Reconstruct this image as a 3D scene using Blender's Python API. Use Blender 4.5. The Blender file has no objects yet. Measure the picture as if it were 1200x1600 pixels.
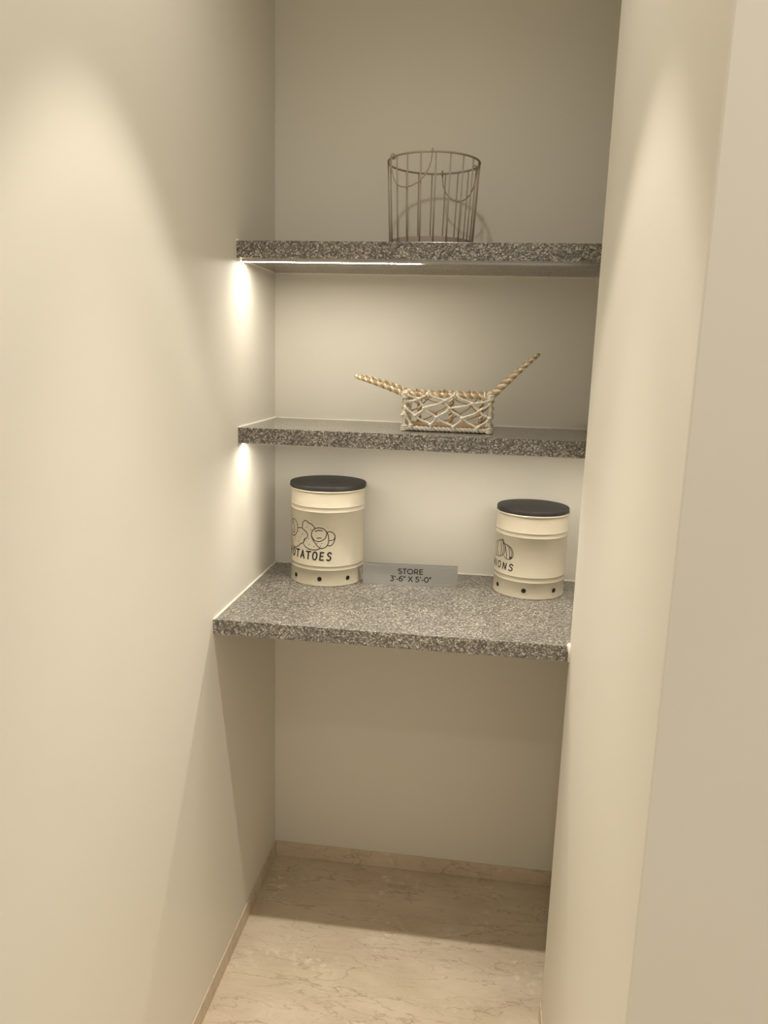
import bpy, bmesh, math, random
from mathutils import Vector, Matrix

random.seed(7)
scene = bpy.context.scene
COL = scene.collection

# ------------------------------------------------------------------ camera
cam_data = bpy.data.cameras.new('camera')
cam = bpy.data.objects.new('camera', cam_data)
COL.objects.link(cam)
cam_data.sensor_fit = 'HORIZONTAL'
cam_data.sensor_width = 36.0
cam_data.lens = 36.0 * 1204.0 / 1200.0
cam_data.clip_start = 0.02
CX = Vector((0.99004069, 0.13797602, 0.0279653))      # image right in the room
CY = Vector((0.05454902, -0.19284368, -0.97971206))   # image down
CZ = Vector((-0.12978384, 0.97148028, -0.19844954))   # view direction
M3 = Matrix((CX, -CY, -CZ)).transposed()
cam.matrix_world = Matrix.Translation((0, 0, 1.471)) @ M3.to_4x4()
scene.camera = cam

# ------------------------------------------------------------------ world, exposure
world = bpy.data.worlds.new('world')
scene.world = world
world.use_nodes = True
WBG = world.node_tree.nodes['Background']
WBG.inputs['Color'].default_value = (1.0, 0.93, 0.81, 1)
WBG.inputs['Strength'].default_value = 0.56
vs = scene.view_settings
vs.view_transform = 'Standard'
vs.look = 'None'
vs.gamma = 1.0
vs.use_curve_mapping = False
vs.exposure = 0.0

LAMP_COL = (1.0, 0.94, 0.835)
LED_COL = (1.0, 0.93, 0.81)
DOWN_POWER = 39.0        # main beam of the ceiling downlight
CORE_POWER = 112.0        # its bright middle
SPILL_POWER = 12.5       # its wide spill
LED_UPPER, LED_LOWER = 88.0, 60.0

# room measures (metres)
XL, XN, XP = -0.5664, 0.50, 0.1866     # left wall, niche right wall, pier face
YB, YE, YF = 2.0, 1.53, 0.765          # back wall, pier rear edge, pier front
ZC = 2.60                              # ceiling
Z_COUNTER, Z_MID, Z_TOP = 0.9056, 1.3024, 1.708
Y_COUNTER, Y_SHELF = 1.514, 1.694
Y_LED = 1.731

# ------------------------------------------------------------------ materials
def new_mat(name):
    m = bpy.data.materials.new(name)
    m.use_nodes = True
    nt = m.node_tree
    return m, nt, nt.nodes['Principled BSDF']

def plain(name, col, rough=0.5, metal=0.0, spec=0.5, noise=0.0, scale=60.0):
    m, nt, b = new_mat(name)
    b.inputs['Roughness'].default_value = rough
    b.inputs['Metallic'].default_value = metal
    b.inputs['Specular IOR Level'].default_value = spec
    if noise:
        tc = nt.nodes.new('ShaderNodeTexCoord')
        n = nt.nodes.new('ShaderNodeTexNoise')
        n.inputs['Scale'].default_value = scale
        n.inputs['Detail'].default_value = 6
        nt.links.new(tc.outputs['Object'], n.inputs['Vector'])
        r = nt.nodes.new('ShaderNodeValToRGB')
        r.color_ramp.elements[0].position = 0.3
        r.color_ramp.elements[1].position = 0.7
        r.color_ramp.elements[0].color = tuple(c * (1 - noise) for c in col) + (1,)
        r.color_ramp.elements[1].color = tuple(min(1, c * (1 + noise)) for c in col) + (1,)
        nt.links.new(n.outputs['Fac'], r.inputs['Fac'])
        nt.links.new(r.outputs['Color'], b.inputs['Base Color'])
    else:
        b.inputs['Base Color'].default_value = tuple(col) + (1,)
    return m

def mat_paint(name, col, rough=0.55):
    m, nt, b = new_mat(name)
    tc = nt.nodes.new('ShaderNodeTexCoord')
    n = nt.nodes.new('ShaderNodeTexNoise')
    n.inputs['Scale'].default_value = 1.6
    n.inputs['Detail'].default_value = 3
    nt.links.new(tc.outputs['Object'], n.inputs['Vector'])
    r = nt.nodes.new('ShaderNodeValToRGB')
    r.color_ramp.elements[0].position = 0.3
    r.color_ramp.elements[1].position = 0.7
    r.color_ramp.elements[0].color = tuple(c * 0.985 for c in col) + (1,)
    r.color_ramp.elements[1].color = tuple(c * 1.01 for c in col) + (1,)
    nt.links.new(n.outputs['Fac'], r.inputs['Fac'])
    nt.links.new(r.outputs['Color'], b.inputs['Base Color'])
    n2 = nt.nodes.new('ShaderNodeTexNoise')
    n2.inputs['Scale'].default_value = 9
    n2.inputs['Detail'].default_value = 4
    nt.links.new(tc.outputs['Object'], n2.inputs['Vector'])
    bp = nt.nodes.new('ShaderNodeBump')
    bp.inputs['Strength'].default_value = 0.05
    bp.inputs['Distance'].default_value = 0.01
    nt.links.new(n2.outputs['Fac'], bp.inputs['Height'])
    nt.links.new(bp.outputs['Normal'], b.inputs['Normal'])
    b.inputs['Roughness'].default_value = rough
    b.inputs['Specular IOR Level'].default_value = 0.35
    return m

def mat_granite(name, rough):
    m, nt, b = new_mat(name)
    tc = nt.nodes.new('ShaderNodeTexCoord')
    v = nt.nodes.new('ShaderNodeTexVoronoi')
    v.inputs['Scale'].default_value = 380
    nt.links.new(tc.outputs['Object'], v.inputs['Vector'])
    sep = nt.nodes.new('ShaderNodeSeparateColor')
    nt.links.new(v.outputs['Color'], sep.inputs['Color'])
    r = nt.nodes.new('ShaderNodeValToRGB')
    cr = r.color_ramp
    cr.interpolation = 'LINEAR'
    cr.elements[0].position = 0.0
    cr.elements[0].color = (0.05, 0.048, 0.045, 1)
    cr.elements[1].position = 1.0
    cr.elements[1].color = (0.60, 0.56, 0.48, 1)
    for p, c in ((0.3, 0.10), (0.6, 0.18), (0.85, 0.32)):
        e = cr.elements.new(p)
        c *= 1.0
        e.color = (c * 1.06, c * 0.96, c * 0.81, 1)
    nt.links.new(sep.outputs['Red'], r.inputs['Fac'])
    n = nt.nodes.new('ShaderNodeTexNoise')
    n.inputs['Scale'].default_value = 14
    n.inputs['Detail'].default_value = 5
    nt.links.new(tc.outputs['Object'], n.inputs['Vector'])
    mr = nt.nodes.new('ShaderNodeMapRange')
    mr.inputs['From Min'].default_value = 0.3
    mr.inputs['From Max'].default_value = 0.7
    mr.inputs['To Min'].default_value = 0.88
    mr.inputs['To Max'].default_value = 1.12
    nt.links.new(n.outputs['Fac'], mr.inputs['Value'])
    mx = nt.nodes.new('ShaderNodeMix')
    mx.data_type = 'RGBA'
    mx.blend_type = 'MULTIPLY'
    mx.inputs['Factor'].default_value = 1.0
    nt.links.new(r.outputs['Color'], mx.inputs['A'])
    nt.links.new(mr.outputs['Result'], mx.inputs['B'])
    nt.links.new(mx.outputs['Result'], b.inputs['Base Color'])
    b.inputs['Roughness'].default_value = rough
    b.inputs['Specular IOR Level'].default_value = 0.85
    bp = nt.nodes.new('ShaderNodeBump')
    bp.inputs['Strength'].default_value = 0.12
    bp.inputs['Distance'].default_value = 0.001
    nt.links.new(sep.outputs['Green'], bp.inputs['Height'])
    nt.links.new(bp.outputs['Normal'], b.inputs['Normal'])
    return m

def mat_marble(name):
    m, nt, b = new_mat(name)
    L = nt.links.new
    tc = nt.nodes.new('ShaderNodeTexCoord')
    mp = nt.nodes.new('ShaderNodeMapping')
    mp.inputs['Scale'].default_value = (1.0, 2.3, 1.0)
    mp.inputs['Rotation'].default_value = (0, 0, 0.06)
    L(tc.outputs['Object'], mp.inputs['Vector'])
    # cloudy base
    n1 = nt.nodes.new('ShaderNodeTexNoise')
    n1.inputs['Scale'].default_value = 5
    n1.inputs['Detail'].default_value = 9
    n1.inputs['Roughness'].default_value = 0.62
    L(mp.outputs['Vector'], n1.inputs['Vector'])
    r1 = nt.nodes.new('ShaderNodeValToRGB')
    r1.color_ramp.elements[0].position = 0.30
    r1.color_ramp.elements[0].color = (0.60, 0.49, 0.36, 1)
    r1.color_ramp.elements[1].position = 0.74
    r1.color_ramp.elements[1].color = (0.75, 0.635, 0.49, 1)
    L(n1.outputs['Fac'], r1.inputs['Fac'])
    # pale fossil flecks
    v2 = nt.nodes.new('ShaderNodeTexNoise')
    v2.inputs['Scale'].default_value = 48
    v2.inputs['Detail'].default_value = 5
    v2.inputs['Distortion'].default_value = 0.6
    L(tc.outputs['Object'], v2.inputs['Vector'])
    n2 = nt.nodes.new('ShaderNodeTexNoise')
    n2.inputs['Scale'].default_value = 7
    n2.inputs['Detail'].default_value = 5
    L(tc.outputs['Object'], n2.inputs['Vector'])
    m1 = nt.nodes.new('ShaderNodeMapRange')
    m1.inputs['From Min'].default_value = 0.52
    m1.inputs['From Max'].default_value = 0.66
    L(v2.outputs['Fac'], m1.inputs['Value'])
    m2 = nt.nodes.new('ShaderNodeMapRange')
    m2.inputs['From Min'].default_value = 0.52
    m2.inputs['From Max'].default_value = 0.66
    L(n2.outputs['Fac'], m2.inputs['Value'])
    mu = nt.nodes.new('ShaderNodeMath')
    mu.operation = 'MULTIPLY'
    L(m1.outputs['Result'], mu.inputs[0])
    L(m2.outputs['Result'], mu.inputs[1])
    x1 = nt.nodes.new('ShaderNodeMix')
    x1.data_type = 'RGBA'
    L(mu.outputs[0], x1.inputs['Factor'])
    L(r1.outputs['Color'], x1.inputs['A'])
    x1.inputs['B'].default_value = (0.80, 0.70, 0.56, 1)
    cur = x1.outputs['Result']
    # thin brown veins: ridges of warped noise
    for sc, wid, dep, seed in ((2.6, 0.0045, 0.55, 0.0), (4.4, 0.005, 0.5, 7.3), (7.0, 0.0055, 0.36, 3.1), (12.0, 0.007, 0.2, 12.7)):
        mp2 = nt.nodes.new('ShaderNodeMapping')
        mp2.inputs['Scale'].default_value = (0.7, 3.0, 1.0)
        mp2.inputs['Location'].default_value = (seed, seed * 1.7, 0)
        L(tc.outputs['Object'], mp2.inputs['Vector'])
        n = nt.nodes.new('ShaderNodeTexNoise')
        n.inputs['Scale'].default_value = sc
        n.inputs['Detail'].default_value = 7
        n.inputs['Roughness'].default_value = 0.5
        n.inputs['Distortion'].default_value = 0.25
        L(mp2.outputs['Vector'], n.inputs['Vector'])
        s = nt.nodes.new('ShaderNodeMath')
        s.operation = 'SUBTRACT'
        s.inputs[1].default_value = 0.5
        L(n.outputs['Fac'], s.inputs[0])
        a = nt.nodes.new('ShaderNodeMath')
        a.operation = 'ABSOLUTE'
        L(s.outputs[0], a.inputs[0])
        mr = nt.nodes.new('ShaderNodeMapRange')
        mr.inputs['From Min'].default_value = wid
        mr.inputs['From Max'].default_value = 0.0
        mr.inputs['To Min'].default_value = 0.0
        mr.inputs['To Max'].default_value = dep
        L(a.outputs[0], mr.inputs['Value'])
        x = nt.nodes.new('ShaderNodeMix')
        x.data_type = 'RGBA'
        L(mr.outputs['Result'], x.inputs['Factor'])
        L(cur, x.inputs['A'])
        x.inputs['B'].default_value = (0.30, 0.215, 0.14, 1)
        cur = x.outputs['Result']
    L(cur, b.inputs['Base Color'])
    b.inputs['Roughness'].default_value = 0.38
    b.inputs['Specular IOR Level'].default_value = 0.4
    return m

def mat_emit(name, col, strength):
    m, nt, b = new_mat(name)
    b.inputs['Base Color'].default_value = (0.9, 0.88, 0.82, 1)
    b.inputs['Emission Color'].default_value = tuple(col) + (1,)
    b.inputs['Emission Strength'].default_value = strength
    return m

def mat_brushed(name):
    m, nt, b = new_mat(name)
    tc = nt.nodes.new('ShaderNodeTexCoord')
    mp = nt.nodes.new('ShaderNodeMapping')
    mp.inputs['Scale'].default_value = (8, 8, 900)
    nt.links.new(tc.outputs['Object'], mp.inputs['Vector'])
    n = nt.nodes.new('ShaderNodeTexNoise')
    n.inputs['Scale'].default_value = 1.5
    n.inputs['Detail'].default_value = 4
    nt.links.new(mp.outputs['Vector'], n.inputs['Vector'])
    r = nt.nodes.new('ShaderNodeValToRGB')
    r.color_ramp.elements[0].color = (0.40, 0.385, 0.36, 1)
    r.color_ramp.elements[1].color = (0.54, 0.52, 0.485, 1)
    nt.links.new(n.outputs['Fac'], r.inputs['Fac'])
    nt.links.new(r.outputs['Color'], b.inputs['Base Color'])
    b.inputs['Metallic'].default_value = 1.0
    b.inputs['Roughness'].default_value = 0.33
    b.inputs['Anisotropic'].default_value = 0.95
    cmb = nt.nodes.new('ShaderNodeCombineXYZ')
    cmb.inputs[2].default_value = 1.0
    nt.links.new(cmb.outputs[0], b.inputs['Tangent'])
    return m

def mat_rope(name, col):
    m, nt, b = new_mat(name)
    tc = nt.nodes.new('ShaderNodeTexCoord')
    n = nt.nodes.new('ShaderNodeTexNoise')
    n.inputs['Scale'].default_value = 260
    n.inputs['Detail'].default_value = 4
    nt.links.new(tc.outputs['Object'], n.inputs['Vector'])
    r = nt.nodes.new('ShaderNodeValToRGB')
    r.color_ramp.elements[0].position = 0.3
    r.color_ramp.elements[1].position = 0.7
    r.color_ramp.elements[0].color = tuple(c * 0.78 for c in col) + (1,)
    r.color_ramp.elements[1].color = tuple(min(1, c * 1.12) for c in col) + (1,)
    nt.links.new(n.outputs['Fac'], r.inputs['Fac'])
    nt.links.new(r.outputs['Color'], b.inputs['Base Color'])
    bp = nt.nodes.new('ShaderNodeBump')
    bp.inputs['Strength'].default_value = 0.4
    bp.inputs['Distance'].default_value = 0.001
    nt.links.new(n.outputs['Fac'], bp.inputs['Height'])
    nt.links.new(bp.outputs['Normal'], b.inputs['Normal'])
    b.inputs['Roughness'].default_value = 0.85
    b.inputs['Specular IOR Level'].default_value = 0.2
    return m

WALL = (0.80, 0.762, 0.672)
M = {
    'wall': mat_paint('wall_paint', WALL),
    'ceiling': mat_paint('ceiling_paint', (0.84, 0.81, 0.74)),
    'granite': mat_granite('granite', 0.34),
    'granite_polished': mat_granite('granite_polished', 0.20),
    'marble': mat_marble('beige_marble'),
    'caulk': plain('white_sealant', (0.86, 0.82, 0.72), 0.45, noise=0.04, scale=80),
    'alu': plain('aluminium', (0.62, 0.60, 0.56), 0.35, 1.0, noise=0.05, scale=200),
    'led_upper': mat_emit('lit_diffuser', LED_COL, LED_UPPER),
    'led_lower': mat_emit('lit_diffuser_soft', LED_COL, LED_LOWER),
    'led_off': plain('unlit_diffuser', (0.30, 0.27, 0.22), 0.4, noise=0.05),
    'lens': mat_emit('downlight_lens', LAMP_COL, 6.0),
    'white_metal': plain('white_metal', (0.82, 0.81, 0.78), 0.4, noise=0.02),
    'cream': plain('cream_enamel', (0.53, 0.475, 0.365), 0.34, spec=0.5, noise=0.015, scale=25),
    'lid': plain('black_painted_wood', (0.026, 0.024, 0.022), 0.5, spec=0.3, noise=0.25, scale=40),
    'ink': plain('black_ink', (0.022, 0.02, 0.018), 0.6, noise=0.1, scale=200),
    'hole': plain('dark_opening', (0.008, 0.008, 0.008), 0.9, noise=0.1, scale=200),
    'steel': mat_brushed('brushed_steel'),
    'wire': plain('grey_brown_wire', (0.40, 0.335, 0.265), 0.5, 0.1, noise=0.08, scale=120),
    'band': plain('grey_brown_sheet', (0.40, 0.325, 0.28), 0.55, 0.1, noise=0.06, scale=60),
    'cotton': mat_rope('white_cotton_cord', (0.87, 0.82, 0.71)),
    'cream_rope': mat_rope('cream_rope_strand', (0.76, 0.66, 0.49)),
    'tan_rope': mat_rope('tan_rope_strand', (0.47, 0.34, 0.20)),
    'raffia': mat_rope('brown_raffia', (0.42, 0.29, 0.17)),
}

# ------------------------------------------------------------------ mesh helpers
def finish(name, bm, mats, parent=None, smooth=False):
    me = bpy.data.meshes.new(name)
    bmesh.ops.recalc_face_normals(bm, faces=bm.faces[:])
    bm.to_mesh(me)
    bm.free()
    if not isinstance(mats, (list, tuple)):
        mats = [mats]
    for m in mats:
        me.materials.append(M[m])
    if smooth:
        for p in me.polygons:
            p.use_smooth = True
    o = bpy.data.objects.new(name, me)
    COL.objects.link(o)
    if parent:
        o.parent = parent
    return o

def auto_smooth(o, deg=35):
    for p in o.data.polygons:
        p.use_smooth = True
    try:
        o.data.set_sharp_from_angle(angle=math.radians(deg))
    except Exception:
        pass
    return o

def add_box(bm, x0, x1, y0, y1, z0, z1, bevel=0.0, mi=0):
    g = bmesh.ops.create_cube(bm, size=1.0)
    vs_ = g['verts']
    for v in vs_:
        v.co = Vector(((x0 + x1) / 2 + v.co.x * (x1 - x0), (y0 + y1) / 2 + v.co.y * (y1 - y0), (z0 + z1) / 2 + v.co.z * (z1 - z0)))
    fs = set(f for v in vs_ for f in v.link_faces)
    for f in fs:
        f.material_index = mi
    if bevel:
        es = list(set(e for v in vs_ for e in v.link_edges))
        bmesh.ops.bevel(bm, geom=es, offset=bevel, segments=2, affect='EDGES', profile=0.5)

def box(name, x0, x1, y0, y1, z0, z1, mat, parent=None, bevel=0.0):
    bm = bmesh.new()
    add_box(bm, x0, x1, y0, y1, z0, z1, bevel)
    return finish(name, bm, mat, parent)

def frames(pts, closed):
    n = len(pts)
    tan = []
    for i in range(n):
        a = pts[(i - 1) % n] if (closed or i > 0) else pts[i]
        b = pts[(i + 1) % n] if (closed or i < n - 1) else pts[i]
        t = (b - a)
        tan.append(t.normalized() if t.length > 1e-9 else Vector((0, 0, 1)))
    ref = Vector((0, 0, 1)) if abs(tan[0].z) < 0.9 else Vector((1, 0, 0))
    nv = (ref - tan[0] * ref.dot(tan[0])).normalized()
    out = []
    for i in range(n):
        nv = nv - tan[i] * nv.dot(tan[i])
        nv.normalize()
        out.append((tan[i], nv.copy(), tan[i].cross(nv)))
    return out

def add_tube(bm, pts, r, seg=8, closed=False, mi=0):
    pts = [Vector(p) for p in pts]
    fr = frames(pts, closed)
    rings = []
    for i, (p, (t, a, b)) in enumerate(zip(pts, fr)):
        rr = r[i] if isinstance(r, (list, tuple)) else r
        rings.append([bm.verts.new(p + (a * math.cos(2 * math.pi * k / seg) + b * math.sin(2 * math.pi * k / seg)) * rr) for k in range(seg)])
    n = len(rings)
    for i in range(n if closed else n - 1):
        A, B = rings[i], rings[(i + 1) % n]
        off = 0
        if closed and i == n - 1:   # align the seam
            off = min(range(seg), key=lambda s: (A[0].co - B[s].co).length)
        for k in range(seg):
            f = bm.faces.new((A[k], A[(k + 1) % seg], B[(k + 1 + off) % seg], B[(k + off) % seg]))
            f.material_index = mi
            f.smooth = True
    if not closed:
        for ring in (rings[0][::-1], rings[-1]):
            f = bm.faces.new(ring)
            f.material_index = mi

def resample(pts, step):
    pts = [Vector(p) for p in pts]
    out = [pts[0]]
    for a, b in zip(pts, pts[1:]):
        n = max(1, int(math.ceil((b - a).length / step)))
        for k in range(1, n + 1):
            out.append(a.lerp(b, k / n))
    return out

def add_rope(bm, pts, r, pitch, mats=(0, 1), seg=7, taper=None, step=0.0025):
    """two or three strands twisted round a path"""
    pts = resample(pts, step)
    fr = frames(pts, False)
    ns = len(mats)
    acc = [0.0]
    for a, b in zip(pts, pts[1:]):
        acc.append(acc[-1] + (b - a).length)
    for s in range(ns):
        line, rad = [], []
        for i, (p, (t, a, b)) in enumerate(zip(pts, fr)):
            k = 1.0 if taper is None else taper(acc[i] / acc[-1])
            ang = 2 * math.pi * (acc[i] / pitch + s / ns)
            line.append(p + (a * math.cos(ang) + b * math.sin(ang)) * r * 0.5 * k)
            rad.append(r * 0.56 * k)
        add_tube(bm, line, rad, seg, False, mats[s])

def add_lathe(bm, prof, seg=72, c=(0, 0, 0), mi=0, cap0=True, cap1=True):
    rings = []
    for r, z in prof:
        rings.append([bm.verts.new((c[0] + r * math.cos(2 * math.pi * k / seg), c[1] + r * math.sin(2 * math.pi * k / seg), c[2] + z)) for k in range(seg)])
    for A, B in zip(rings, rings[1:]):
        for k in range(seg):
            f = bm.faces.new((A[k], A[(k + 1) % seg], B[(k + 1) % seg], B[k]))
            f.material_index = mi
    if cap0:
        bm.faces.new(rings[0][::-1]).material_index = mi
    if cap1:
        bm.faces.new(rings[-1]).material_index = mi

def catmull(pts, n=6):
    if len(pts) < 3:
        return [tuple(p) for p in pts]
    closed = pts[0] == pts[-1]
    P = list(pts)
    out = []
    for i in range(len(P) - 1):
        p1, p2 = P[i], P[i + 1]
        p0 = P[i - 1] if i > 0 else (P[-2] if closed else P[0])
        p3 = P[i + 2] if i + 2 < len(P) else (P[1] if closed else P[-1])
        for k in range(n):
            t = k / n
            out.append(tuple(0.5 * ((2 * b) + (-a + c) * t + (2 * a - 5 * b + 4 * c - d) * t * t + (-a + 3 * b - 3 * c + d) * t ** 3)
                             for a, b, c, d in zip(p0, p1, p2, p3)))
    out.append(tuple(P[-1]))
    return out

def thing(name, label, cat, loc=(0, 0, 0), group=None):
    o = bpy.data.objects.new(name, None)
    o.empty_display_size = 0.05
    COL.objects.link(o)
    o.location = loc
    o['label'] = label
    o['category'] = cat
    if group:
        o['group'] = group
    return o

def struct(o, label=None):
    o['kind'] = 'structure'
    if label:
        o['label'] = label
    return o

# ------------------------------------------------------------------ the room
struct(box('floor', -0.72, 2.2, -1.6, 2.12, -0.06, 0.0, 'marble'), 'beige veined marble floor of the store niche')
struct(box('wall_left', -0.72, XL, -1.6, 2.12, 0, ZC, 'wall'), 'long cream painted wall beside the shelves')
struct(box('wall_back', XL, 0.62, YB, 2.12, 0, ZC, 'wall'), 'cream painted wall behind the shelves')
struct(box('wall_right', XN, 0.62, YE, YB, 0, ZC, 'wall'), 'inner side wall of the niche behind the pier')
struct(box('wall_front', XP, 2.2, YF, YE, 0, ZC, 'wall', bevel=0.0025), 'cream painted pier and wall at the niche opening')
struct(box('ceiling', -0.72, 2.2, -1.6, 2.12, ZC, ZC + 0.08, 'ceiling'), 'plain off-white ceiling with recessed downlights')
SKH, SKT = 0.047, 0.0035
struct(box('baseboard_left', XL, XL + SKT, -1.6, YB, 0, SKH, 'marble', bevel=0.001), 'low beige marble skirting along the long wall')
struct(box('baseboard_back', XL + SKT, XN, YB - SKT, YB, 0, SKH, 'marble', bevel=0.001), 'low beige marble skirting under the counter')
struct(box('baseboard_right', XP - SKT, XP, YF, YE, 0, SKH, 'marble', bevel=0.001), 'low beige marble skirting along the pier')
struct(box('baseboard_front', XP - SKT, 2.2, YF - SKT, YF, 0, SKH, 'marble', bevel=0.001), 'low beige marble skirting on the wall right of the niche')

# ------------------------------------------------------------------ granite counter and shelves
def slab_mesh(name, poly, z0, z1, mat, parent, bevel=0.0007):
    bm = bmesh.new()
    lo = [bm.verts.new((x, y, z0)) for x, y in poly]
    hi = [bm.verts.new((x, y, z1)) for x, y in poly]
    n = len(poly)
    bm.faces.new(lo[::-1])
    bm.faces.new(hi)
    for i in range(n):
        bm.faces.new((lo[i], lo[(i + 1) % n], hi[(i + 1) % n], hi[i]))
    bmesh.ops.bevel(bm, geom=bm.edges[:], offset=bevel, segments=2, affect='EDGES', profile=0.5)
    return finish(name, bm, mat, parent)

def bead(name, a, b, r, parent):
    """a line of sealant, slightly lumpy"""
    a, b = Vector(a), Vector(b)
    n = max(3, int((b - a).length / 0.02))
    pts = [a.lerp(b, i / n) for i in range(n + 1)]
    rad = [r * random.uniform(0.8, 1.2) for _ in pts]
    bm = bmesh.new()
    add_tube(bm, pts, rad, 8)
    return finish(name, bm, 'caulk', parent, True)

def shelf(name, label, z_top, thick, poly, yf, mat, cat, x_right):
    t = thing(name, label, cat, (XL, yf, z_top - thick))
    inv = Matrix.Translation((-XL, -yf, -(z_top - thick)))
    kids = [slab_mesh('slab', poly, z_top - thick, z_top, mat, t),
            bead('sealant_bead', (XL + 0.0015, yf, z_top), (XL + 0.0015, YB, z_top), 0.0028, t),
            bead('sealant_bead', (XL, YB - 0.0015, z_top), (x_right, YB - 0.0015, z_top), 0.0022, t),
            bead('sealant_bead', (XL, YB - 0.001, z_top - thick), (x_right, YB - 0.001, z_top - thick), 0.002, t),
            bead('sealant_bead', (XL + 0.001, yf + 0.004, z_top - thick), (XL + 0.001, YB, z_top - thick), 0.002, t)]
    for k in kids:
        k.matrix_parent_inverse = inv
    return t, inv

counter, cinv = shelf('granite_counter', 'thick grey speckled granite counter holding the canisters', Z_COUNTER, 0.033,
      [(XL, Y_COUNTER), (XP, Y_COUNTER), (XP, YE), (XN, YE), (XN, YB), (XL, YB)], Y_COUNTER, 'granite', 'counter', XN)
# thick blob of sealant where the counter meets the pier
bm = bmesh.new()
add_tube(bm, [(XP - 0.001, Y_COUNTER - 0.001, Z_COUNTER - 0.033), (XP - 0.0015, Y_COUNTER - 0.001, Z_COUNTER - 0.016),
              (XP - 0.002, Y_COUNTER - 0.0005, Z_COUNTER - 0.002), (XP - 0.003, Y_COUNTER + 0.004, Z_COUNTER + 0.001),
              (XP - 0.001, YE, Z_COUNTER)], [0.003, 0.0025, 0.0048, 0.0048, 0.002], 10)
o = finish('sealant_bead', bm, 'caulk', counter, True)
o.matrix_parent_inverse = cinv

shelf('granite_shelf', 'grey granite wall shelf carrying the rope basket', Z_MID, 0.0355,
      [(XL, Y_SHELF), (XN, Y_SHELF), (XN, YB), (XL, YB)], Y_SHELF, 'granite_polished', 'shelf', XN)
shelf('granite_shelf', 'grey granite wall shelf carrying the wire basket', Z_TOP, 0.036,
      [(XL, Y_SHELF), (XN, Y_SHELF), (XN, YB), (XL, YB)], Y_SHELF, 'granite_polished', 'shelf', XN)

# ------------------------------------------------------------------ light strips under the shelves
def led_strip(label, z, x_end, mat, lip):
    # lip: depth of the rear flange that shields the back wall
    t = thing('led_strip_light', label, 'light', (XL, Y_LED, z))
    bm = bmesh.new()
    w, h = 0.008, 0.0045
    L = XN - XL
    add_box(bm, 0.001, L - 0.001, -w, -w + 0.0016, -h, 0)
    add_box(bm, 0.001, L - 0.001, w - 0.0016, w, -lip, 0)
    add_box(bm, 0.001, L - 0.001, -w + 0.0016, w - 0.0016, -0.001, 0)
    finish('channel', bm, 'alu', t)
    d = box('diffuser', 0.002, x_end - XL, -w + 0.0017, w - 0.0017, -0.0038, -0.0011, mat, t)
    d['label'] = 'glowing warm white diffuser'
    if x_end < XN - 0.05:
        d2 = box('diffuser', x_end - XL + 0.001, L - 0.002, -w + 0.0017, w - 0.0017, -0.0025, -0.0011, 'led_off', t)
        d2['label'] = 'unlit dark half of the channel'
    return t
led_strip('slim light strip, lit along half its length, under the wire basket shelf', Z_TOP - 0.036, -0.170, 'led_upper', 0.0045)
led_strip('slim glowing light strip under the rope basket shelf', Z_MID - 0.0355, XN - 0.003, 'led_lower', 0.0045)

# ------------------------------------------------------------------ ceiling downlights
def downlight(label, x, y, power, spill, size=57.0, blend=0.30):
    t = thing('downlight', label, 'light', (x, y, ZC - 0.012), 'recessed ceiling downlights')
    bm = bmesh.new()
    add_lathe(bm, [(0.034, 0.012), (0.034, 0.004), (0.038, 0.0), (0.046, 0.003), (0.048, 0.012)], 40, cap0=False, cap1=False)
    auto_smooth(finish('trim_ring', bm, 'white_metal', t))
    bm = bmesh.new()
    add_lathe(bm, [(0.0335, 0.0118), (0.0335, 0.0095), (0.03, 0.009)], 40)
    finish('lens', bm, 'lens', t)
    for nm, p, s, bl, rad in (('beam', power, size, blend, 0.014), ('core', power * CORE_POWER / DOWN_POWER, 44.0, 1.0, 0.014), ('spill', spill, 150.0, 0.8, 0.03)):
        ld = bpy.data.lights.new('downlight_' + nm, 'SPOT')
        ld.energy = p
        ld.color = LAMP_COL
        ld.spot_size = math.radians(s)
        ld.spot_blend = bl
        ld.shadow_soft_size = rad
        lo = bpy.data.objects.new('downlight_' + nm, ld)
        COL.objects.link(lo)
        lo.parent = t
        lo.location = (0, 0, -0.035)
    return t
downlight('round recessed downlight above the niche opening', -0.195, 1.08, DOWN_POWER, SPILL_POWER)
downlight('round recessed downlight over the passage before the niche', 0.02, -0.35, DOWN_POWER * 0.8, SPILL_POWER)
downlight('round recessed downlight over the wall right of the niche', 0.72, 0.28, DOWN_POWER * 0.22, SPILL_POWER * 1.7)

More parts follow.
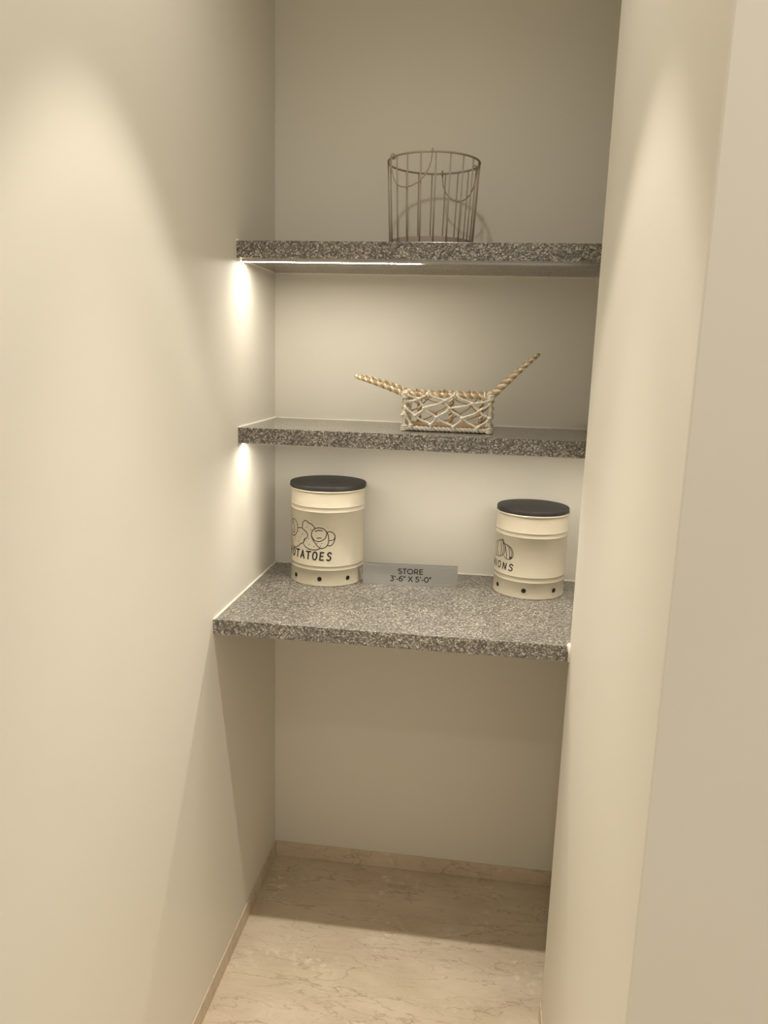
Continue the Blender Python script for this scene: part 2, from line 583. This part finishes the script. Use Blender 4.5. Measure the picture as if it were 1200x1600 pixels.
# ------------------------------------------------------------------ canisters
class Can:
    """print coordinates on a can: angle from the facing direction, height"""
    def __init__(s, root, x, y, R):
        s.root, s.R = root, R
        c = Vector((-x, -y, 0)).normalized()
        s.c, s.r = c, Vector((-c.y, c.x, 0))
    def at(s, deg, h, off=0.0):
        a = math.radians(deg)
        return (s.c * math.cos(a) + s.r * math.sin(a)) * (s.R + off) + Vector((0, 0, h))
    def ribbon(s, bm, line, width, off=0.0005):
        """flat stroke of ink; line holds (deg, mm) pairs"""
        pts = [(math.radians(d) * s.R, h * 0.001) for d, h in line]
        P = [Vector(pts[0])]
        for a, b in zip(pts, pts[1:]):
            a, b = Vector(a), Vector(b)
            n = max(1, int((b - a).length / 0.003))
            P += [a.lerp(b, k / n) for k in range(1, n + 1)]
        w = width / 2
        d0 = (P[1] - P[0]).normalized() * w * 0.8
        d1 = (P[-1] - P[-2]).normalized() * w * 0.8
        P = [P[0] - d0] + P + [P[-1] + d1]
        prev = None
        for i, p in enumerate(P):
            q = (P[min(i + 1, len(P) - 1)] - P[max(i - 1, 0)])
            q = q.normalized() if q.length > 1e-9 else Vector((1, 0))
            nn = Vector((-q.y, q.x)) * (w * (0.55 if i in (0, len(P) - 1) else 1.0))
            pair = [bm.verts.new(s.at(math.degrees((p + k * nn).x / s.R), (p + k * nn).y, off)) for k in (1, -1)]
            if prev:
                bm.faces.new((prev[0], pair[0], pair[1], prev[1]))
            prev = pair
    def dot(s, bm, d, h, r, off=0.0006):
        vs_ = [bm.verts.new(s.at(d + math.degrees(r * math.cos(k * math.pi / 4) / s.R), h * 0.001 + r * 1.2 * math.sin(k * math.pi / 4), off)) for k in range(8)]
        bm.faces.new(vs_)

# hand-lettered alphabet, strokes in a 1 x 1 box
FONT = {
    'P': [[(0.14, 0.0), (0.2, 1.0)], [(0.18, 0.98), (0.5, 0.99), (0.72, 0.86), (0.68, 0.62), (0.46, 0.47), (0.18, 0.46)]],
    'O': [[(0.5, 1.0), (0.22, 0.86), (0.1, 0.5), (0.2, 0.13), (0.46, 0.0), (0.76, 0.14), (0.88, 0.52), (0.78, 0.87), (0.5, 1.0)]],
    'T': [[(0.04, 0.94), (0.5, 0.97), (0.96, 1.0)], [(0.52, 0.97), (0.48, 0.0)]],
    'A': [[(0.06, 0.0), (0.52, 1.0)], [(0.52, 1.0), (0.9, 0.0)], [(0.2, 0.34), (0.8, 0.34)]],
    'E': [[(0.16, 0.0), (0.22, 1.0)], [(0.2, 0.98), (0.8, 1.0)], [(0.2, 0.5), (0.7, 0.52)], [(0.16, 0.02), (0.8, 0.03)]],
    'S': [[(0.86, 0.86), (0.6, 1.0), (0.32, 0.93), (0.24, 0.72), (0.46, 0.55), (0.74, 0.4), (0.76, 0.15), (0.5, 0.0), (0.12, 0.08)]],
    'N': [[(0.14, 0.0), (0.2, 1.0)], [(0.2, 1.0), (0.76, 0.0)], [(0.76, 0.0), (0.84, 1.0)]],
    'I': [[(0.5, 0.0), (0.52, 1.0)]],
}

def canister(name, label, x, y, R, h, lid_r, lid_t, beads, n_holes, hole0, hole_h, art, dots, word, degs, wide, word_h, letter, art_w, art_label):
    t = thing(name, label, 'canister', (x, y, Z_COUNTER + 0.0004))
    can = Can(t, x, y, R)
    # body: base seam, two pairs of raised beads, rolled top edge
    prof = [(R * 0.6, 0.0), (R - 0.001, 0.0), (R + 0.0006, 0.0010), (R + 0.0006, 0.0028), (R - 0.0002, 0.0042)]
    for b in sorted(beads):
        for da in (-2.0, -1.4, -0.7, 0, 0.7, 1.4, 2.0):
            prof.append((R + 0.0011 * math.cos(da / 2.0 * math.pi / 2), (b + da) * 0.001))
    prof += [(R, h - 0.0052), (R + 0.0012, h - 0.0048)]
    for a in range(-60, 121, 30):
        prof.append((R + 0.0012 + 0.0018 * math.cos(math.radians(a)), h - 0.0026 + 0.0022 * math.sin(math.radians(a))))
    prof += [(R - 0.003, h - 0.001), (R - 0.003, h - 0.02)]
    bm = bmesh.new()
    add_lathe(bm, prof, 96)
    body = auto_smooth(finish('body', bm, 'cream', t), 50)
    body['label'] = 'cream enamelled metal body'
    # vent holes with a dark inside
    for k in range(n_holes):
        d = hole0 + 360.0 * k / n_holes
        bm = bmesh.new()
        ctr = can.at(d, hole_h, 0.0)
        u = Vector((0, 0, 1))
        nrm = can.at(d, 0.0, 0.0).normalized()
        v = nrm.cross(u)
        outer = []
        for j in range(20):
            a = 2 * math.pi * j / 20
            rr = 0.0056
            s_ = rr * math.cos(a)
            outer.append(bm.verts.new(can.at(d + math.degrees(s_ / R), hole_h + rr * math.sin(a), 0.0007)))
        inner = [bm.verts.new(can.at(d + math.degrees(0.0046 * math.cos(2 * math.pi * j / 20) / R), hole_h + 0.0046 * math.sin(2 * math.pi * j / 20), 0.0004)) for j in range(20)]
        for j in range(20):
            bm.faces.new((outer[j], outer[(j + 1) % 20], inner[(j + 1) % 20], inner[j]))
        bm.faces.new(inner)
        finish('vent_hole', bm, 'hole', t)
    # lid: round dark board with a plug below
    bm = bmesh.new()
    add_lathe(bm, [(R - 0.006, h - 0.012), (R - 0.006, h + 0.0004), (lid_r - 0.0015, h + 0.0004), (lid_r, h + 0.002), (lid_r, h + lid_t - 0.003), (lid_r - 0.0012, h + lid_t - 0.0006), (lid_r - 0.004, h + lid_t)], 96)
    lid = auto_smooth(finish('lid', bm, 'lid', t), 40)
    lid['label'] = 'flat black lid'
    # printed drawing and word
    bm = bmesh.new()
    for s in art:
        can.ribbon(bm, catmull(s, 5), art_w)
    for d, hh in dots:
        can.dot(bm, d, hh, 0.0011)
    pr = finish('printed_drawing', bm, 'ink', t)
    pr['label'] = art_label
    bm = bmesh.new()
    wdeg = math.degrees(letter * wide * 0.001 / R)
    for i, ch in enumerate(word):
        ctr = degs[i]
        for s in FONT[ch]:
            line = [(ctr + (px - 0.5 + 0.10 * (py - 0.5)) * wdeg, word_h + (py - 0.5) * letter) for px, py in s]
            can.ribbon(bm, catmull(line, 5) if len(line) > 3 else line, letter * 0.00019)
    pr = finish('lettering', bm, 'ink', t)
    pr['label'] = 'black hand-lettered word ' + word
    return t

POT = [[(-73.3,156.4),(-62.8,160.3),(-55.5,154.1),(-52.9,142.2),(-55.3,128.7),(-62.5,118.8),(-72.8,117.9),(-80.7,126.8),(-81.1,143.2),(-73.3,156.4)],[(-72.0,146.3),(-66.3,154.1),(-62.7,142.5),(-61.6,128.9),(-66.1,125.1),(-71.9,132.3)],[(-52.9,141.0),(-44.2,143.5),(-37.6,138.3),(-33.3,133.6),(-31.6,127.1),(-34.1,119.7),(-37.5,117.7),(-40.2,107.8),(-46.0,102.6),(-51.4,95.1),(-59.2,90.1),(-67.8,92.8),(-73.8,101.1),(-76.6,109.5)],[(-42.3,144.5),(-41.4,155.7),(-37.8,163.4),(-33.5,162.5),(-31.0,159.2),(-25.5,156.8),(-21.0,150.7),(-19.9,145.9)],[(-25.3,129.5),(-23.9,140.0),(-18.7,147.0),(-12.4,149.1),(-5.5,146.2),(-0.6,136.6),(1.5,125.3),(1.0,111.6),(-2.4,102.3),(-7.8,97.9),(-13.4,100.4),(-19.2,109.9),(-23.7,120.6),(-25.3,129.5)],[(-25.0,127.3),(-21.5,118.7),(-14.9,114.4),(-8.0,118.0),(-3.2,125.1),(-1.3,135.5)],[(-19.4,139.6),(-13.7,142.6),(-8.2,142.2)],[(-16.4,122.2),(-12.9,124.0),(-9.4,123.4)],[(-36.6,115.6),(-40.1,106.6),(-36.5,98.3),(-29.8,93.7),(-22.1,92.2),(-14.8,94.5),(-11.3,97.6)],[(-2.0,137.7),(2.8,140.5),(7.6,137.7),(11.1,129.6),(10.5,118.2),(7.2,108.1),(3.1,104.7),(0.6,105.8)],[(3.0,118.0),(8.4,119.5),(10.9,125.5)]]
POTD = [(-33.4,147.8),(-26.2,143.0),(-42.2,128.0),(-50.0,119.3),(-59.3,113.4),(-49.9,106.5),(-67.1,103.6),(-29.9,120.1),(-29.5,104.6),(-20.6,101.0),(-16.3,109.2),(-8.6,110.0),(-10.7,103.6),(-49.4,134.0)]
ONI = [[(-70.6,124.6),(-60.3,132.0),(-51.6,135.1),(-45.1,127.7),(-43.6,113.8),(-47.0,100.7),(-55.7,93.8),(-65.0,92.6),(-70.2,96.7)],[(-48.5,126.5),(-40.8,127.9),(-31.8,122.4),(-27.4,111.7),(-28.0,99.6),(-33.1,92.9),(-41.0,93.1),(-45.7,98.7)],[(-52.1,134.4),(-50.0,138.5),(-48.1,131.9),(-46.7,127.2)],[(-62.9,128.6),(-65.2,110.8),(-59.3,94.9)],[(-55.6,132.5),(-52.5,115.5),(-53.8,95.7)],[(-50.2,132.7),(-46.8,117.5),(-49.3,99.3)],[(-43.9,125.7),(-40.8,110.0),(-39.0,94.3)],[(-39.7,127.1),(-34.2,114.5),(-33.2,95.2)],[(-35.2,124.7),(-29.4,111.1),(-30.6,97.0)],[(-33.2,95.2),(-31.6,99.8),(-30.2,96.6),(-28.6,100.0)],[(-33.7,94.1),(-30.5,96.1),(-28.0,99.2)],[(-71.9,121.7),(-71.8,108.3),(-67.8,89.8)]]
canister('storage_canister', 'taller cream canister printed POTATOES with black lid', -0.3969, 1.892, 0.0928, 0.2395, 0.0965, 0.0118,
         (41.3, 51.7, 187.1, 198.8), 8, -11.7, 0.0195, POT, POTD, 'POTATOES', [2.6 - 11.0 * k for k in range(7, -1, -1)], 0.70, 77.5, 19.5, 0.0020, 'line drawing of potatoes')
canister('storage_canister', 'shorter cream canister printed ONIONS with black lid', 0.1166, 1.894, 0.0866, 0.2050, 0.0876, 0.0110,
         (41.4, 53.8, 150.6, 161.7), 7, -6.2, 0.0215, ONI, [(-31, 98), (-29.5, 97), (-32, 96)], 'ONIONS', [-92, -77, -66.5, -56, -42.5, -29.8], 0.92, 73.5, 16.0, 0.0015, 'line drawing of onions')

# ------------------------------------------------------------------ steel name plate
pl, pw, ph, pt = Vector((-0.2973, 1.8505, Z_COUNTER)), 0.2386, 0.0545, 0.005
ang = math.atan2(0.018, 0.2378)
plate = thing('name_plate', 'brushed steel sign reading STORE standing on the granite counter', 'sign', pl)
plate.rotation_euler = (0, 0, ang)
box('plate', 0, pw, 0, pt, 0, ph, 'steel', plate, bevel=0.0006)
box('stand_foot', pw * 0.3, pw * 0.7, pt, pt + 0.03, 0, 0.003, 'steel', plate, bevel=0.0006)

def arc(cx, cy, rx, ry, a0, a1, n=18):
    return [(cx + rx * math.cos(math.radians(a0 + (a1 - a0) * k / n)), cy + ry * math.sin(math.radians(a0 + (a1 - a0) * k / n))) for k in range(n + 1)]

# geometric capitals: advance width and strokes, cap height 1
SANS = {
    'S': (0.66, [arc(0.33, 0.745, 0.245, 0.195, 35, 270, 18)[:] + arc(0.33, 0.275, 0.265, 0.215, 90, -145, 18)]),
    'T': (0.68, [[(0.04, 0.94), (0.64, 0.94)], [(0.34, 0.94), (0.34, 0.0)]]),
    'O': (0.96, [arc(0.48, 0.5, 0.40, 0.44, 0, 360, 36)]),
    'R': (0.76, [[(0.16, 0.0), (0.16, 0.94)], [(0.16, 0.94), (0.40, 0.94)] + arc(0.40, 0.665, 0.24, 0.275, 90, -90, 14) + [(0.16, 0.39)], [(0.42, 0.38), (0.66, 0.0)]]),
    'E': (0.68, [[(0.16, 0.0), (0.16, 1.0)], [(0.16, 0.94), (0.62, 0.94)], [(0.16, 0.51), (0.57, 0.51)], [(0.16, 0.06), (0.64, 0.06)]]),
    '3': (0.64, [[(0.08, 0.94), (0.54, 0.94), (0.30, 0.60)] + arc(0.30, 0.32, 0.25, 0.26, 88, -150, 18)]),
    "'": (0.24, [[(0.12, 1.0), (0.12, 0.70)]]),
    '"': (0.40, [[(0.12, 1.0), (0.12, 0.70)], [(0.28, 1.0), (0.28, 0.70)]]),
    '-': (0.42, [[(0.06, 0.38), (0.36, 0.38)]]),
    '6': (0.68, [arc(0.345, 0.315, 0.245, 0.255, 0, 360, 26), arc(0.47, 0.40, 0.37, 0.545, 180, 72, 14)]),
    'X': (0.76, [[(0.06, 0.0), (0.68, 1.0)], [(0.08, 1.0), (0.70, 0.0)]]),
    '5': (0.66, [[(0.56, 0.94), (0.17, 0.94), (0.13, 0.56)] + arc(0.29, 0.315, 0.265, 0.255, 92, -150, 18)]),
    '0': (0.74, [arc(0.37, 0.5, 0.29, 0.44, 0, 360, 32)]),
    ' ': (0.34, []),
}
def plate_text(text, cx, cz, width, height, stroke, label):
    adv = sum(SANS[c][0] for c in text)
    kx = width / adv
    x = cx - width / 2
    bm = bmesh.new()
    w = stroke / 2
    for ch in text:
        for st in SANS[ch][1]:
            P = [Vector((x + px * kx, cz + (py - 0.5) * height)) for px, py in st]
            shut = (P[0] - P[-1]).length < 1e-6
            prev = None
            for i, p in enumerate(P):
                lo = P[i - 1] if i > 0 else (P[-2] if shut else P[0])
                hi = P[i + 1] if i < len(P) - 1 else (P[1] if shut else P[-1])
                t1 = (p - lo).normalized() if (p - lo).length > 1e-9 else (hi - p).normalized()
                t2 = (hi - p).normalized() if (hi - p).length > 1e-9 else t1
                q = (t1 + t2)
                q = q.normalized() if q.length > 1e-6 else t1
                m_ = min(1.8, 1.0 / max(0.3, q.dot(t2)))
                nn = Vector((-q.y, q.x)) * w * m_
                pair = [bm.verts.new(((p + k * nn).x, -0.0004, (p + k * nn).y)) for k in (1, -1)]
                if prev:
                    bm.faces.new((prev[0], pair[0], pair[1], prev[1]))
                prev = pair
        x += SANS[ch][0] * kx
    o = finish('lettering', bm, 'ink', plate)
    o['label'] = label
plate_text('STORE', pw * 0.506, 0.0368, 0.0640, 0.0138, 0.0025, 'dark engraved word STORE')
plate_text('3\'-6" X 5\'-0"', pw * 0.510, 0.0172, 0.1045, 0.0142, 0.0024, 'dark engraved measure in feet and inches')

# ------------------------------------------------------------------ rope basket
BX0, BX1, BY0, BY1 = -0.1965, -0.0015, 1.778, 1.908
BZ0, BZ1 = Z_MID + 0.0004, Z_MID + 0.0905
bk = thing('rope_basket', 'rectangular basket of knotted white cord with twisted rope handles', 'basket', ((BX0 + BX1) / 2, (BY0 + BY1) / 2, BZ0))
BINV = Matrix.Translation(-Vector(bk.location))
def bkid(o):
    o.matrix_parent_inverse = BINV
    return o
def rect_path(z, ins=0.0):
    return [(BX0 + ins, BY0 + ins, z), (BX1 - ins, BY0 + ins, z), (BX1 - ins, BY1 - ins, z), (BX0 + ins, BY1 - ins, z), (BX0 + ins, BY0 + ins, z)]
bm = bmesh.new()
add_rope(bm, rect_path(BZ1 - 0.0062), 0.0062, 0.017, (0, 1))
o = bkid(finish('top_rim', bm, ['cream_rope', 'tan_rope'], bk))
o['label'] = 'twisted cream and tan rope edge'
bm = bmesh.new()
add_rope(bm, rect_path(BZ0 + 0.0066), 0.0058, 0.020, (0, 0))
bkid(finish('bottom_rim', bm, ['cotton'], bk))
for px, py in ((BX0, BY0), (BX1, BY0), (BX1, BY1), (BX0, BY1)):
    bm = bmesh.new()
    add_rope(bm, [(px, py, BZ0 + 0.004), (px, py, BZ1 - 0.004)], 0.0036, 0.014, (0, 0))
    for zz in (BZ0 + 0.0072, BZ1 - 0.008):       # wrapped corner knots
        for q in range(3):
            add_tube(bm, [(px + 0.0062 * math.cos(a * math.pi / 7), py + 0.0062 * math.sin(a * math.pi / 7), zz + (q - 1) * 0.0036 + 0.0012 * math.sin(a * math.pi / 7 + q)) for a in range(14)], 0.0023, 6, True)
    bkid(finish('corner_post', bm, ['cotton'], bk))

# knotted net: nodes in panel coordinates (u along, v up), one strand per edge
NODES = {'c0': (0, .97), 't0': (.27, .98), 't1': (.58, .97), 't2': (.93, .96), 'cr': (1, .86), 'l1': (0, .74), 'l2': (0, .64), 'l3': (0, .5),
         'a0': (.165, .83), 'a1': (.47, .80), 'a2': (.795, .75), 'r1': (1, .78), 'b0': (.235, .60), 'b1': (.53, .61), 'b2': (.875, .57), 'r2': (1, .66),
         'd0': (.125, .40), 'd1': (.38, .375), 'd2': (.685, .375), 'd3': (1, .40), 'e0': (.08, .15), 'e1': (.315, .19), 'e2': (.585, .15), 'e3': (.86, .14),
         'f0': (.08, .04), 'f1': (.315, .04), 'f2': (.585, .04), 'f3': (.86, .04)}
EDGES = [('c0', 'a0'), ('t0', 'a0'), ('t0', 'a1'), ('t1', 'a1'), ('t1', 'a2'), ('a2', 'cr'), ('a0', 'l1'), ('a0', 'b0'), ('a1', 'b0'), ('a1', 'b1'), ('a2', 'b1'),
         ('a2', 'b2'), ('r1', 'b2'), ('l2', 'd0'), ('b0', 'd0'), ('b0', 'd1'), ('b1', 'd1'), ('b1', 'd2'), ('b2', 'd2'), ('b2', 'd3'), ('l3', 'e0'), ('d0', 'e1'),
         ('d1', 'e1'), ('d1', 'e2'), ('d2', 'e2'), ('d2', 'e3'), ('d3', 'e3'), ('e0', 'f0'), ('e1', 'f1'), ('e2', 'f2'), ('e3', 'f3'), ('t2', 'cr')]
def net_panel(p0, p1, out, mat='cotton', r=0.0026):
    p0, p1, out = Vector(p0), Vector(p1), Vector(out)
    H = BZ1 - BZ0
    bm = bmesh.new()
    def at(u, v):
        return p0.lerp(p1, u) + Vector((0, 0, v * H)) + out
    for a, b in EDGES:
        A, B = NODES[a], NODES[b]
        pts = []
        for k in range(9):
            t = k / 8
            sag = 0.022 * math.sin(math.pi * t) * (1 if abs(A[0] - B[0]) > 0.02 else 0)
            s = t + 0.05 * math.sin(2 * math.pi * t)
            pts.append(at(A[0] + (B[0] - A[0]) * t, A[1] + (B[1] - A[1]) * s - sag) + out.normalized() * 0.0008 * math.sin(7 * t + A[0] * 20))
        add_tube(bm, pts, r, 7)
    for k, (u, v) in NODES.items():
        if k[0] in 'abde':
            bmesh.ops.create_icosphere(bm, subdivisions=2, radius=0.0049, matrix=Matrix.Translation(at(u, v) + out.normalized() * 0.0006) @ Matrix.Diagonal((1.15, 1.0, 0.8, 1)))
        elif k[0] in 'tf':
            c = at(u, v)
            zc_ = BZ1 - 0.0062 if k[0] == 't' else BZ0 + 0.0092
            along = (p1 - p0).normalized()
            add_tube(bm, [Vector((c.x, c.y, zc_)) - out + out.normalized() * 0.0072 * math.cos(q * math.pi / 6) + Vector((0, 0, 0.0066 * math.sin(q * math.pi / 6))) + along * 0.0006 * q * 0.3 for q in range(12)], 0.0022, 6, True)
    return bkid(finish('net_panel', bm, [mat], bk, True))
net_panel((BX0, BY0, BZ0), (BX1, BY0, BZ0), (0, -0.0035, 0))
net_panel((BX1, BY1, BZ0), (BX0, BY1, BZ0), (0, 0.0035, 0), 'tan_rope', 0.0017)
net_panel((BX1, BY0, BZ0), (BX1, BY1, BZ0), (0.0035, 0, 0), 'cream_rope', 0.0021)
net_panel((BX0, BY1, BZ0), (BX0, BY0, BZ0), (-0.0035, 0, 0), 'cream_rope', 0.0021)
# tan rope uprights on the far side
for px in (BX0 + 0.022, (BX0 + BX1) / 2 + 0.003, BX1 - 0.022):
    bm = bmesh.new()
    add_rope(bm, [(px, BY1 - 0.003, BZ0 + 0.012), (px + 0.001, BY1 - 0.003, BZ1 - 0.012)], 0.0060, 0.020, (0, 1))
    bkid(finish('upright', bm, ['cream_rope', 'raffia'], bk))
# raffia slats of the base
ns = 8
for k in range(ns):
    y0 = BY0 + 0.007 + (BY1 - BY0 - 0.014) * k / ns
    bkid(box('slat', BX0 + 0.005, BX1 - 0.005, y0 + 0.0008, y0 + (BY1 - BY0 - 0.014) / ns - 0.0008, BZ0 + 0.004, BZ0 + 0.012 + 0.001 * (k % 2), 'raffia', bk, bevel=0.002))
# loop handles, one at each short side
def loop_handle(x, tip, lean):
    ym, hw = (BY0 + BY1) / 2, (BY1 - BY0) / 2 - 0.005
    base = Vector((x, ym, BZ1 - 0.008))
    d = Vector(tip) - base
    d.y = 0
    pts = []
    for k in range(41):
        s = math.pi * k / 40
        f = math.sin(s) ** 0.75
        w = math.copysign(abs(math.cos(s)) ** 0.75, math.cos(s))
        pts.append(base + d * f + Vector((0, -hw * w, lean * math.sin(math.pi * f) )))
    bm = bmesh.new()
    add_rope(bm, pts, 0.0068, 0.0175, (0, 1), taper=lambda u: 1.0 - 0.30 * math.sin(math.pi * u) ** 2)
    o = bkid(finish('handle', bm, ['cream_rope', 'tan_rope'], bk))
    o['label'] = 'twisted rope loop handle'
loop_handle(BX0, (-0.3195, 1.84, 1.4225), 0.003)
loop_handle(BX1 + 0.001, (0.1005, 1.84, 1.4835), 0.002)

# ------------------------------------------------------------------ wire basket
WX, WY, WZ = -0.1554, 1.84, Z_TOP + 0.0003
R0, R1, WH = 0.0915, 0.1025, 0.1900
wb = thing('wire_basket', 'tapered round basket of thin grey-brown wire with two hanging handles', 'basket', (WX, WY, WZ))
tocam = Vector((-WX, -WY, 0)).normalized()
wr = Vector((-tocam.y, tocam.x, 0))
def wat(deg, h, off=0.0):
    a = math.radians(deg)
    r = R0 + (R1 - R0) * h / WH + off
    return (tocam * math.cos(a) + wr * math.sin(a)) * r + Vector((0, 0, h))
bm = bmesh.new()
add_tube(bm, [wat(k * 5, WH - 0.002) for k in range(72)], 0.0023, 8, True)
finish('rim', bm, 'wire', wb, True)
bm = bmesh.new()
add_lathe(bm, [(R0 - 0.0012, 0.001), (R0 - 0.0012, 0.0195), (R0 + 0.0008, 0.020), (R0 + 0.0008, 0.0)], 72, cap0=False, cap1=False)
o = auto_smooth(finish('base_band', bm, 'band', wb))
o['label'] = 'solid grey-brown sheet band round the foot'
bm = bmesh.new()
add_lathe(bm, [(R0 - 0.002, 0.0), (R0 - 0.002, 0.0015)], 72)
finish('base_plate', bm, 'band', wb)
for k in range(20):
    d = 2.0 + 18.0 * k
    bm = bmesh.new()
    add_tube(bm, [wat(d, 0.001, 0.0016), wat(d, WH * 0.5, 0.0010), wat(d, WH - 0.002, 0.0)], 0.0016, 7)
    finish('wire', bm, 'wire', wb, True)
def bail(d0, d1, drop, skew):
    bm = bmesh.new()
    pts = []
    for k in range(33):
        s = math.pi * k / 32
        u = 0.5 - 0.5 * math.cos(s)
        h = WH - 0.004 - drop * math.sin(s) ** 0.85
        pts.append(wat(d0 + (d1 - d0) * (u + skew * math.sin(s)), h, 0.0048))
    add_tube(bm, pts, 0.0015, 7)
    o = finish('handle', bm, 'wire', wb, True)
    o['label'] = 'thin hanging wire handle'
    for d in (d0, d1):
        bm = bmesh.new()
        c = wat(d, WH - 0.001)
        rad = wat(d, 0).normalized()
        add_tube(bm, [c + rad * 0.0052 * math.cos(q * math.pi / 8) + Vector((0, 0, 0.0052 * math.sin(q * math.pi / 8))) for q in range(16)], 0.0015, 6, True)
        finish('eyelet', bm, 'wire', o, True)
bail(-61.0, -2.5, 0.066, -0.03)
bail(168.5, 113.5, 0.062, 0.0)
